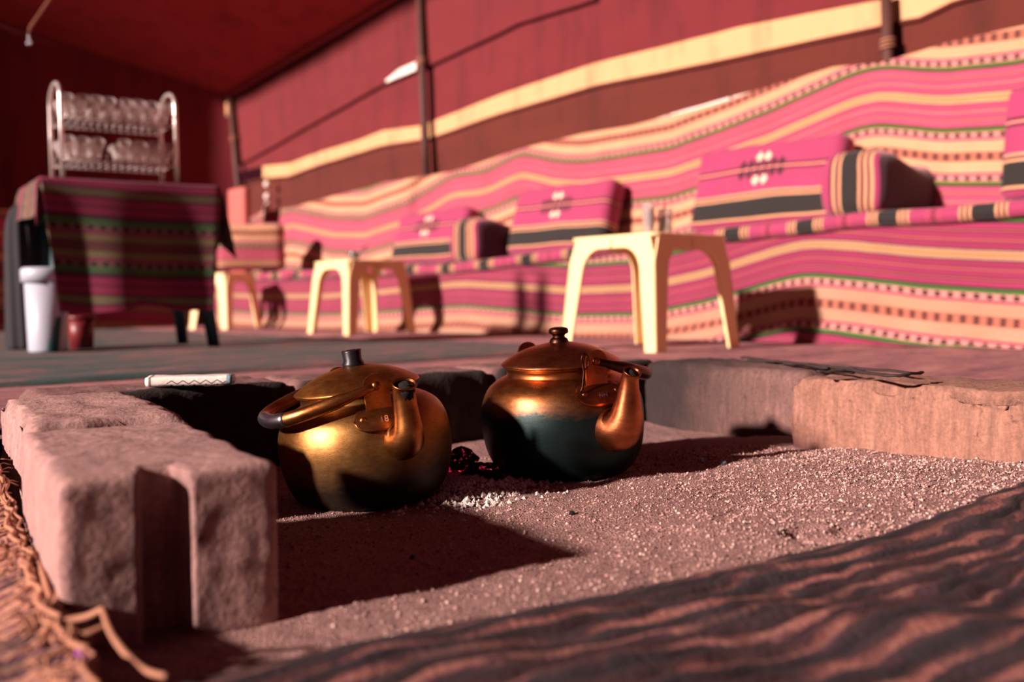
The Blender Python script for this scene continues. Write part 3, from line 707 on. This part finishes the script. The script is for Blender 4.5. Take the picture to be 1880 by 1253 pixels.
# ------------------------------------------------------------------ sand bed
CP = [(-.25, .85, -.088), (-.1, .95, -.086), (-.22, 1.3, -.088), (-.3, 1.5, -.090), (0, 1.5, -.082), (.1, 1.62, -.080), (.0, 1.1, -.082), (.1, .9, -.072), (.30, 1.35, -.070),
      (.45, 1.7, -.062), (.58, 1.55, -.052), (.72, 1.42, -.046), (.75, 1.25, -.045), (.55, 1.3, -.052), (.35, 1.1, -.062), (.6, 1.05, -.050), (.3, .85, -.062), (-.3, .72, -.085), (0, .72, -.070), (.9, 1.2, -.045), (-.5, .7, -.09), (-.6, 1.4, -.09), (.3, 2.0, -.075)]
CPa = np.array(CP)
def sandz(xc, d, fine=True):
    w_ = 1/((CPa[:, 0]-xc)**2+(CPa[:, 1]-d)**2+.004)**2; z = float((w_*CPa[:, 2]).sum()/w_.sum())
    if fine: z += .004*fbm(xc*9, d*9, 0, 3)+.0016*fbm(xc*50, d*50, 1, 2)
    # two crescent dents left by a finger
    for (cx, cy, rr) in ((.335, 1.085, .030), (.375, 1.09, .016)):
        dx, dy = xc-cx, d-cy; q = sqrt(dx*dx+dy*dy)
        if q < .06 and dx < .012: z -= .013*exp(-((q-rr)/.008)**2); 
    return z
XA, XB, DA, DB = -.75, 1.25, .50, 2.30
def fsand(s, t):
    xc = XA+(XB-XA)*s; d = DA+(DB-DA)*t**1.35
    p = C2W(xc, d, sandz(xc, d)); return p, (xc, d)
V, Fc, UV = grid(420, 380, fsand)
# keep the bed inside the pit
keep = []
Va = np.array(V)
ok = (Va[:, 0] > .10) & (Va[:, 0] < 1.72) & (Va[:, 1] < 1.66) & (Va[:, 1] > .05)
Fc = [f for f in Fc if all(ok[i] for i in f)]
used = sorted({i for f in Fc for i in f}); mp = {a: i for i, a in enumerate(used)}
sd = meshobj('sand_bed', [V[i] for i in used], [tuple(mp[i] for i in f) for f in Fc], M_SAND); tag(sd, 'coarse pinkish sand filling the fire pit', 'sand', kind='stuff')
def scatter(name, n, fn, mat, label, cat, par=None):
    V, Fc = [], []
    for _ in range(n):
        r_ = fn()
        if r_ is None: continue
        p, r = r_; b = len(V)
        q = [np.array(v)*r*random.uniform(.6, 1.25) for v in ((1, 0, 0), (-1, 0, 0), (0, 1, 0), (0, -1, 0), (0, 0, 1), (0, 0, -1))]
        a = random.random()*6.3; c_, s_ = cos(a), sin(a)
        V += [p+np.array([v[0]*c_-v[1]*s_, v[0]*s_+v[1]*c_, v[2]]) for v in q]
        Fc += [(b, b+2, b+4), (b+2, b+1, b+4), (b+1, b+3, b+4), (b+3, b, b+4), (b+2, b, b+5), (b+1, b+2, b+5), (b+3, b+1, b+5), (b, b+3, b+5)]
    o = meshobj(name, V, Fc, mat, par, False)
    return tag(o, label, cat, None, 'stuff') if not par else tag(o, None, None, None, 'stuff')
def grainpos():
    d = random.uniform(.62, 1.75)**1; xc = random.uniform(-.45, .95)
    dens = .25+.75*ss(-.1, .5, xc)
    if random.random() > dens: return None
    P = C2W(xc, d)
    if P[0] < .44 or P[0] > 1.48 or P[1] > 1.48 or P[1] < .50: return None
    r = random.choice((.0009, .0012, .0016, .0022))*(1+.25*ss(.2, .6, xc))
    P[2] = sandz(xc, d)+r*.3; return P, r
scatter('sand_grains', 42000, grainpos, M_GRAIN, 'loose coarse grains lying on the sand bed', 'grains')
# dark and bluish crumbs picked out of the sand
def crumb(px, py, r, mat, label, cat='pebble'):
    p = pz(px, py, -.075)
    for _ in range(3):
        q = p; xc = q[0]*_rt[0]+q[1]*_rt[1]; d = q[0]*sin(PSI)+q[1]*cos(PSI); p = pz(px, py, sandz(xc, d)+r*.4)
    V, Fc = lathe(smooth_prof([(.0005, -1), (.7, -.7), (1, 0), (.65, .6), (.0005, .8)], 2), 8)
    V = [np.array(v)*r*(1+.5*noise.noise((v[0]*1.3+px, v[1]*1.3, v[2]*1.3))) for v in V]
    o = meshobj('crumb', V, Fc, mat, None, False); o.location = p; return tag(o, label, cat)
crumb(1094, 866, .006, M_TEALBIT, 'pale blue grey flake on the sand at the foot of the dark kettle', 'flake')
crumb(1050, 943, .004, M_COAL, 'black crumb on the sand below the dark kettle')
crumb(757, 1024, .003, M_COAL, 'black crumb in the shadow of the grooved block')
crumb(1328, 850, .005, M_TEALBIT, 'bluish chip near the foot of the smoke stained block', 'flake')
crumb(1287, 845, .005, M_TEALBIT, 'bluish chip between dark kettle spout and smoke stained block', 'flake')
# ------------------------------------------------------------------ kettles
def make_kettle(name, label, loc, az, tilt_x, tilt_y, R, body_m, lid_m, fit_m, side, fold, handle_m, knob_tall, hgt, ear_text, dent, spout_m, wire=False, ear_rot=0):
    """local +x is the spout side, +y to the viewer's right; side: which way the bail is folded"""
    e = empty(name, loc); tag(e, label, 'kettle')
    e.rotation_mode = 'QUATERNION'
    e.rotation_quaternion = (Matrix.Rotation(az, 4, 'Z') @ Matrix.Rotation(tilt_x, 4, 'X') @ Matrix.Rotation(tilt_y, 4, 'Y')).to_quaternion()
    k = hgt
    prof = smooth_prof([(.001, 0), (.66*R, 0), (.76*R, .02*R*k), (.87*R, .12*R*k), (.96*R, .32*R*k), (1.0*R, .58*R*k), (.985*R, .80*R*k), (.92*R, .97*R*k), (.82*R, 1.07*R*k), (.72*R, 1.125*R*k), (.675*R, 1.145*R*k)], 5)
    prof += [(.665*R, 1.155*R*k), (.66*R, 1.20*R*k), (.665*R, 1.235*R*k), (.70*R, 1.245*R*k), (.705*R, 1.262*R*k), (.66*R, 1.268*R*k), (.60*R, 1.262*R*k)]
    meshobj('body', *lathe(prof, 72, dent, az), body_m, e)
    zl = 1.275*R*k
    lid = [(.72*R, zl-.012*R), (.73*R, zl), (.722*R, zl+.012*R)]+smooth_prof([(.70*R, zl+.03*R), (.55*R, zl+.12*R), (.36*R, zl+.195*R), (.18*R, zl+.235*R), (.10*R, zl+.25*R), (.001, zl+.255*R)], 4)
    V, Fc = lathe([(.001, zl-.01*R)]+lid, 64)
    V = [(x, y, z+.006*R*noise.noise((x*28, y*28, 3))*min(1, sqrt(x*x+y*y)/(.3*R))) for x, y, z in V]
    ld = meshobj('lid', V, Fc, lid_m, e)
    kz = zl+.25*R
    if knob_tall: kp = [(.001, kz-.004), (.13*R, kz-.004), (.13*R, kz+.003), (.108*R, kz+.008), (.116*R, kz+.165*R), (.110*R, kz+.18*R), (.07*R, kz+.178*R), (.001, kz+.16*R)]
    else: kp = smooth_prof([(.13*R, kz-.006), (.11*R, kz+.03*R), (.075*R, kz+.06*R), (.085*R, kz+.09*R), (.12*R, kz+.11*R), (.115*R, kz+.16*R), (.06*R, kz+.18*R), (.001, kz+.18*R)], 3)
    meshobj('knob', *lathe(kp, 24), M_BLACK if knob_tall else M_DARK_P, ld)
    # spout: a swan-neck tube with a wide flattened root
    zs = .42*R*k
    if knob_tall: path = [(.86, 0, .74), (.98, 0, .73), (1.09, 0, .75), (1.17, 0, .84), (1.19, 0, .97), (1.195, 0, 1.12), (1.215, 0, 1.26), (1.25, 0, 1.34)]; rad = [(.19, .20), (.21, .22), (.20, .20), (.165, .17), (.14, .14), (.128, .125), (.124, .115), (.128, .118)]
    else: path = [(.80, 0, .60), (.96, 0, .60), (1.11, 0, .63), (1.20, 0, .74), (1.245, 0, .90), (1.275, 0, 1.06), (1.305, 0, 1.19), (1.34, 0, 1.25)]; rad = [(.24, .25), (.27, .27), (.255, .25), (.205, .20), (.16, .15), (.12, .115), (.10, .095), (.098, .095)]
    sub = smooth_prof([np.array(q) for q in path], 4); rs = smooth_prof([np.array(q) for q in rad], 4)
    pts = [(q[0]*R, q[1]*R, q[2]*R*k) for q in sub]
    V, Fc = tube(pts, [(r[0]*R, r[1]*R) for r in rs], 24, False)
    sp = meshobj('spout', V, Fc, spout_m, e)
    md = sp.modifiers.new('wall', 'SOLIDIFY'); md.thickness = .0018; md.offset = -1
    tip = pts[-1]
    meshobj('spout_shade_plug', *tube([pts[-8], pts[-5], pts[-2]], rs[-1][0]*R*.93, 16), M_SPOUT_SHADE, sp)  # near-black plug painted in for the shade inside the spout
    tn = np.array(pts[-1])-np.array(pts[-2]); tn /= np.linalg.norm(tn); tq = np.cross(tn, (0, 1., 0))
    lip = [np.array(tip)+np.array((0, 1., 0))*cos(a)*rs[-1][0]*R+tq*sin(a)*rs[-1][1]*R for a in np.linspace(0, 2*pi, 25)]
    meshobj('lip', *tube(lip, .0014, 6, False), fit_m, sp)
    # root collar
    col = [(.955*R+.012*cos(a)*0-.03*R*abs(sin(a))**2, .255*R*cos(a), .42*R*k-.10*R*k+.27*R*sin(a)) for a in np.linspace(0, 2*pi, 33)]
    # ears: riveted base plate and upright tab, one over the spout, one opposite
    hp = 1.43*R if k > 1.05 else 1.37*R
    def ear(sx):
        er = empty('ear', (0, 0, 0), ear_rot); er.parent = e
        x0 = .80*R
        # base plate bent over the shoulder
        def fe(s, t):
            y = (-.32+.64*s)*R; wv = .115
            tt = (t-.5)*2; wid = wv*sqrt(max(0, 1-abs(2*s-1)**4))
            zc = (.99+tt*wid)*R*k
            # radius of body at this height, plus sheet thickness
            rr = float(np.interp(zc, [p_[1] for p_ in prof[:-7]], [p_[0] for p_ in prof[:-7]]))+.0035
            xx = sqrt(max(rr*rr-y*y, 0)); return (sx*xx, y, zc), (s, t)
        bp = meshobj('base_plate', *grid(24, 8, fe)[:2], fit_m, er)
        md = bp.modifiers.new('sheet', 'SOLIDIFY'); md.thickness = .002; md.offset = 0
        tabw = .145*R
        prof2 = [(-tabw, 1.08*R*k), (-tabw, hp-.02*R)]+[(-tabw*cos(a), hp+tabw*.95*sin(a)) for a in np.linspace(0, pi, 11)]+[(tabw, hp-.02*R), (tabw, 1.08*R*k)]
        V = [(sx*(.80*R+dx), y, z) for dx in (0, .0035) for y, z in prof2]; n = len(prof2)
        Fc = [tuple(range(n)), tuple(range(2*n-1, n-1, -1))]+[(i, (i+1) % n, n+(i+1) % n, n+i) for i in range(n)]
        meshobj('tab', V, Fc, fit_m, er, False)
        def rivet(y, z, x, r):
            V, Fc = lathe([(r, 0), (r*.95, r*.3), (r*.6, r*.62), (.0003, r*.72)], 14)
            o = meshobj('rivet', *xf((V, Fc), Matrix.Translation((sx*x, y, z)) @ Matrix.Rotation(sx*pi/2, 4, 'Y'))[:2], fit_m, er)
        rivet(0, hp, .80*R+.003, .052*R)
        zr = 1.0*R*k; rb = float(np.interp(zr, [p_[1] for p_ in prof[:-7]], [p_[0] for p_ in prof[:-7]]))
        for y in (-.215*R, .215*R): rivet(y, zr, sqrt(rb*rb-y*y)+.002, .042*R)
        return er
    er = ear(1); ear(-1)
    fc = bpy.data.curves.new('stamp', 'FONT'); fc.body = ear_text; fc.size = .0125; fc.align_x = 'CENTER'; fc.align_y = 'CENTER'; fc.extrude = .0004
    fo = bpy.data.objects.new('tmp', fc); C.objects.link(fo)
    dg = bpy.context.evaluated_depsgraph_get(); me = bpy.data.meshes.new_from_object(fo.evaluated_get(dg)); bpy.data.objects.remove(fo)
    ts = bpy.data.objects.new('stamped_mark', me); C.objects.link(ts); ts.parent = er; me.materials.append(M_STEEL)
    zr = .985*R*k; rb = float(np.interp(zr, [p_[1] for p_ in prof[:-7]], [p_[0] for p_ in prof[:-7]]))
    ts.location = (rb+.0052, .0, zr); ts.rotation_euler = (radians(70), 0, radians(90))
    # bail handle, folded down to one side
    hs = []
    for a in np.linspace(0, pi, 41):
        xx = .80*R*abs(cos(a))**.75*(1 if cos(a) >= 0 else -1); L = 1.10*R*sin(a)**.85
        if sin(a) < .02: L = 0
        hs.append((xx, side*L*sin(fold), hp+L*cos(fold)))
    rr = [.052*R+.026*R*ss(.1, .4, sin(a)) for a in np.linspace(0, pi, 41)]
    hd = meshobj('handle', *tube(hs, rr, 14), handle_m, e); hd.rotation_euler[2] = ear_rot
    if knob_tall: meshobj('grip_sleeve', *tube(hs[13:23], [r*1.05 for r in rr[13:23]], 14), M_STEEL, hd)
    if wire:
        wp_ = [(.85*R, -.17*R+.05*R*cos(t), hp+.02*R+.09*R*sin(t)) for t in np.linspace(0, 9, 30)]+[(.86*R, -.20*R, hp-.10*R), (.90*R, -.25*R, hp-.26*R), (.90*R, -.29*R, hp-.33*R), (.90*R, -.25*R, hp-.32*R), (.87*R, -.20*R, hp-.14*R)]
        meshobj('wire_tie', *tube(wp_, .0011, 5), M_DARK_P, e).rotation_euler[2] = ear_rot
        V, Fc = tube([(.78*R, -.05*R, hp+.13*R), (.85*R, -.05*R, hp+.13*R)], .10*R, 16)
    return e
def face_az(x, y, deg): return atan2(-y, -x)+radians(deg)
KL = (.792, 1.222); KR = (1.120, 1.160)
make_kettle('brass_kettle', 'tilted golden brass kettle with bail handle lying down, behind the grooved block', (KL[0], KL[1], -.085), face_az(*KL, 25), radians(7.5), radians(-2), .1245, M_BRASS, M_BRASS_LID, M_BRASS_P, -1, radians(103), M_BRASS_P, True, 1.03, '18', .0012, M_BRASS_P, False, radians(-9))
make_kettle('copper_kettle', 'soot darkened copper kettle with green black belly and bright spout', (KR[0], KR[1], -.080), face_az(*KR, 37), radians(3.5), radians(1), .131, M_COPPER, M_COPPER_P, M_COPPER_P, 1, radians(106), M_DARK_P, False, 1.07, '101', .0016, M_COPPER_P, True, radians(-6))
# ------------------------------------------------------------------ embers and ash between the kettles
def groundp(px, py, dz=0):
    p = pz(px, py, -.08)
    for _ in range(3):
        xc = p[0]*_rt[0]+p[1]*_rt[1]; d = p[0]*sin(PSI)+p[1]*cos(PSI); p = pz(px, py, sandz(xc, d)+dz)
    return p
def lump(name, p, r, mat, label, cat, group=None, seed=0, sq=(1, 1, .7)):
    V, Fc = lathe(smooth_prof([(.0005, -1), (.75, -.75), (1, 0), (.75, .7), (.0005, .95)], 4), 18)
    V = [np.array(v)*np.array(sq)*r*(1+.45*noise.noise((v[0]*1.6+seed, v[1]*1.6, v[2]*1.6))+.2*noise.noise((v[0]*5+seed, v[1]*5, v[2]*5))) for v in V]
    o = meshobj(name, V, Fc, mat, None, False); o.location = p; o.rotation_euler[2] = seed; return tag(o, label, cat, group)
EM = (.965, 1.255)
lump('ember', (.985, 1.262, -.058), .026, M_EMBER, 'largest red glowing coal in the gap between the kettles', 'coal', None, 1)
lump('ember', (.955, 1.285, -.050), .022, M_EMBER, 'smaller glowing coal at the back of the gap between the kettles', 'coal', None, 2.3)
lump('ember', (1.005, 1.215, -.072), .016, M_EMBER, 'small glowing coal nearest the dark kettle', 'coal', None, 4)
lump('charcoal_lump', (.965, 1.165, -.070), .014, M_COAL, 'black charcoal lump at the edge of the ash', 'coal', None, 5, (1.4, .8, .7))
lump('charcoal_lump', (1.00, 1.24, -.075), .02, M_COAL, 'black charcoal lump under the glowing coals', 'coal', None, 6, (1.4, .9, .7))
def ashpos():
    a = random.gauss(0, 1); b = random.gauss(0, 1)
    P = np.array([.918+.062*a, 1.150+.045*b, 0]); 
    P[0] += .25*(b*.04)
    if (P[0]-KL[0])**2+(P[1]-KL[1])**2 < .098**2 or (P[0]-KR[0])**2+(P[1]-KR[1])**2 < .104**2: return None
    xc = P[0]*_rt[0]+P[1]*_rt[1]; d = P[0]*sin(PSI)+P[1]*cos(PSI)
    mound = .014*exp(-(a*a+b*b)/2)
    P[2] = sandz(xc, d)+mound*random.uniform(.2, 1.0); return P, random.uniform(.002, .0055)
scatter('ash_chips', 1500, ashpos, M_ASH, 'pale ash and white chips heaped between the kettles', 'ash')
# ------------------------------------------------------------------ packet and twigs on the kerb
a = pz(266, 713, .062); b = pz(428, 709, .062); dv = b-a; Lp = float(np.linalg.norm(dv))
pk = empty('paper_packet', tuple((a+b)/2), atan2(dv[1], dv[0])); tag(pk, 'pale patterned paper packet lying on the far sooty kerb', 'packet')
def packet_mat():
    t = NT('patterned_packet'); v = t.coord(); s = t.sep(v)
    fx = t.math('FRACT', t.math('MULTIPLY', s[0], 55)); zig = t.math('ABSOLUTE', t.math('SUBTRACT', fx, .5))
    ln = t.math('LESS_THAN', t.math('ABSOLUTE', t.math('SUBTRACT', t.math('ADD', t.math('MULTIPLY', s[2], 90), zig), 1.0)), .09)
    rt_ = t.math('GREATER_THAN', s[0], -.035); col = t.mix(t.math('MULTIPLY', ln, rt_), lin('EDE3D8'), lin('4A5A62'))
    tri = t.math('LESS_THAN', t.math('ADD', t.math('MULTIPLY', t.math('ABSOLUTE', s[2]), 60), zig), .32); col = t.mix(t.math('MULTIPLY', tri, rt_), col, lin('2C3338'))
    bd = t.math('MULTIPLY', t.math('GREATER_THAN', s[0], -.0635), t.math('LESS_THAN', s[0], -.0595)); col = t.mix(bd, col, lin('7A6A64'))
    en = t.math('GREATER_THAN', s[0], .060); col = t.mix(en, col, lin('8FB4C4'))
    t.set(Base_Color=col, Roughness=.45); t.bump(t.noise(60, 3, v), .4, .003); return t.m
o = meshobj('wrapper', *xf(rbox((Lp, .05, .016), .004, .006, lambda p: (p[0], p[1], p[2]+.0015*noise.noise((p[0]*40, p[1]*40, 1)))), Matrix.Translation((0, .02, .010)))[:2], packet_mat(), pk)
TW = [((1362, 657), (1470, 668), (1568, 678)), ((1385, 660), (1500, 676), (1565, 685)), ((1440, 668), (1560, 676), (1690, 686)), ((1372, 662), (1430, 664), (1520, 676)), ((1500, 683), (1540, 682), (1572, 680)), ((1560, 680), (1640, 690), (1692, 684))]
TL = ['long dark stalk on the kerb, uppermost of the bundle', 'dark stalk lying across the joint of the two right kerb blocks', 'pale tipped stalk reaching along the pale kerb block', 'thin dark stalk on the smoke stained block', 'short black stub of stalk at the kerb joint', 'thin curled stalk end on top of the pale kerb block']
for i, (t_, lb) in enumerate(zip(TW, TL)):
    q = [pz(x, y, .066+.002*i) for x, y in t_]
    sp_ = smooth_prof(q, 6)
    o = meshobj('dry_stalk', *tube([s_+np.array([0, 0, .003*noise.noise((k*.5, i, 0))]) for k, s_ in enumerate(sp_)], [(.004+.002*sin(k*1.1+i)**2, .0025) for k in range(len(sp_))], 7), M_TWIG)
    tag(o, lb, 'twig', 'dry stalks on the right kerb')
# ------------------------------------------------------------------ mats in front
EDGE = [(-.25, .50), (.05, .66), (.25, .642), (.41, .628), (.594, .589), (.83, .54), (.96, .521), (1.31, .523), (1.6, .50)]
ex = np.array([p[0] for p in EDGE]); ey = np.array([p[1] for p in EDGE])
def fk(s, t):
    x = -.05+1.66*s; e_ = float(np.interp(x, ex, ey))+.006*noise.noise((x*30, 0, 0)); depth = .75*t**1.15
    y = e_-depth
    xc = x*_rt[0]+y*_rt[1]; d = x*sin(PSI)+y*cos(PSI)
    wv = depth+.020*fbm(x*5, depth*6, 3, 3)
    rib = .0024*(sin(wv*2*pi/.020))*(.5+.9*max(0, noise.noise((x*9, depth*9, 5))+.3))
    lump_ = .009*fbm(x*6, depth*9, 8, 3)+.010*exp(-((x-.62-.3*depth)/.05)**2)*ss(.05, .2, depth)
    base = (sandz(xc, d, False) if depth < .2 else -.06)
    z = -.058+.02*ss(.5, 1.4, x)+(lump_+rib)*ss(0, .06, depth)+.006*ss(0, .03, depth)
    if depth < .02: z = min(z, -.052)
    return (x, y, z), (x, wv)
o = meshobj('woven_mat', *grid(300, 200, fk), M_KILIM); tag(o, 'worn brown and salmon striped woven mat in the foreground', 'mat')
md = o.modifiers.new('thick', 'SOLIDIFY'); md.thickness = .004; md.offset = -1
def fl(s, t):
    y = .50+1.15*s; xe = .236+.172*(y-.82)+.005*noise.noise((y*20, 1, 0)); w_ = .9*t
    x = xe-w_
    q = y+.05*fbm(x*4, y*4, 2, 2)-.5*(xe-x)*(.3)
    rib = .0045*abs(sin(q*pi/.021))*(1-.5*ss(.0, .03, .03-w_))
    z = -.062+.05*ss(1.1, 1.6, y)+.010*fbm(x*6, y*6, 4, 3)+rib+.012*exp(-(w_/.03)**2)
    return (x, y, z), (x, q)
o = meshobj('straw_mat', *grid(260, 300, lambda s, t: fl(t, s)), M_STRAWMAT); tag(o, 'orange and purple plaited straw mat beside the grooved block', 'mat')
md = o.modifiers.new('thick', 'SOLIDIFY'); md.thickness = .004; md.offset = -1
bd = []
for k in range(60):
    y = .60+.95*k/59; bd.append((.236+.172*(y-.82)+.004*noise.noise((y*25, 2, 0)), y, -.040+.05*ss(1.1, 1.6, y)+.006*noise.noise((y*14, 5, 0))))
segs = []
for k in range(34):
    i0 = random.randint(0, 50); n_ = random.randint(5, 9); jx, jz = random.uniform(-.010, .004), random.uniform(-.006, .004)
    segs.append(tube([(b_[0]+jx+.003*sin(i*1.7+k), b_[1], b_[2]+jz) for i, b_ in enumerate(bd[i0:i0+n_])], random.uniform(.0012, .0026), 6))
tag(meshobj('binding', *join(*segs)[:2], M_STRAW, o), None, None, None, 'stuff')
def strand(pts, r, mat, label, cat='straw', z=-.045):
    q = [pz(x, y, z+dz) for x, y, dz in pts]; s_ = smooth_prof(q, 6)
    o = meshobj('loose_strand', *tube(s_, [r*(1-.4*abs(k/len(s_)-.4)) for k in range(len(s_))], 7), mat); return tag(o, label, cat)
strand([(188, 1120, .02), (205, 1165, .012), (235, 1205, .004), (268, 1232, .0), (305, 1243, .004)], .0026, M_STRAW, 'thick salmon strand curling away from the foot of the grooved block')
strand([(80, 1160, .004), (120, 1142, .008), (160, 1133, .012), (190, 1118, .02)], .003, M_STRAW, 'pale straw loop end at the foot of the grooved block')
strand([(95, 1175, .002), (150, 1168, .006), (195, 1150, .01)], .0028, M_STRAW, 'second straw strand just below the loop end')
strand([(140, 1200, .0), (160, 1208, .004), (178, 1212, .0)], .003, M_PURPLE, 'short purple yarn end on the frayed mat')
strand([(60, 1005, .0), (80, 1060, .006), (95, 1110, .002)], .0028, M_STRAW, 'orange straw along the frayed mat edge beside the block')
V, Fc = [], []
def fray():
    parts = []
    for k in range(220):
        y = random.uniform(.60, 1.45); x = .235+.172*(y-.82)+random.uniform(-.025, .004); z = -.045+.05*ss(1.1, 1.6, y)
        a = random.uniform(0, 6.3); l = random.uniform(.008, .03)
        parts.append(tube([(x, y, z), (x+l*.5*cos(a), y+l*.5*sin(a), z+.006*random.random()), (x+l*cos(a), y+l*sin(a), z-.002)], .0011, 5))
    return join(*parts)[:2]
tag(meshobj('frayed_straw', *fray(), M_STRAW, o), None, None, None, 'stuff')
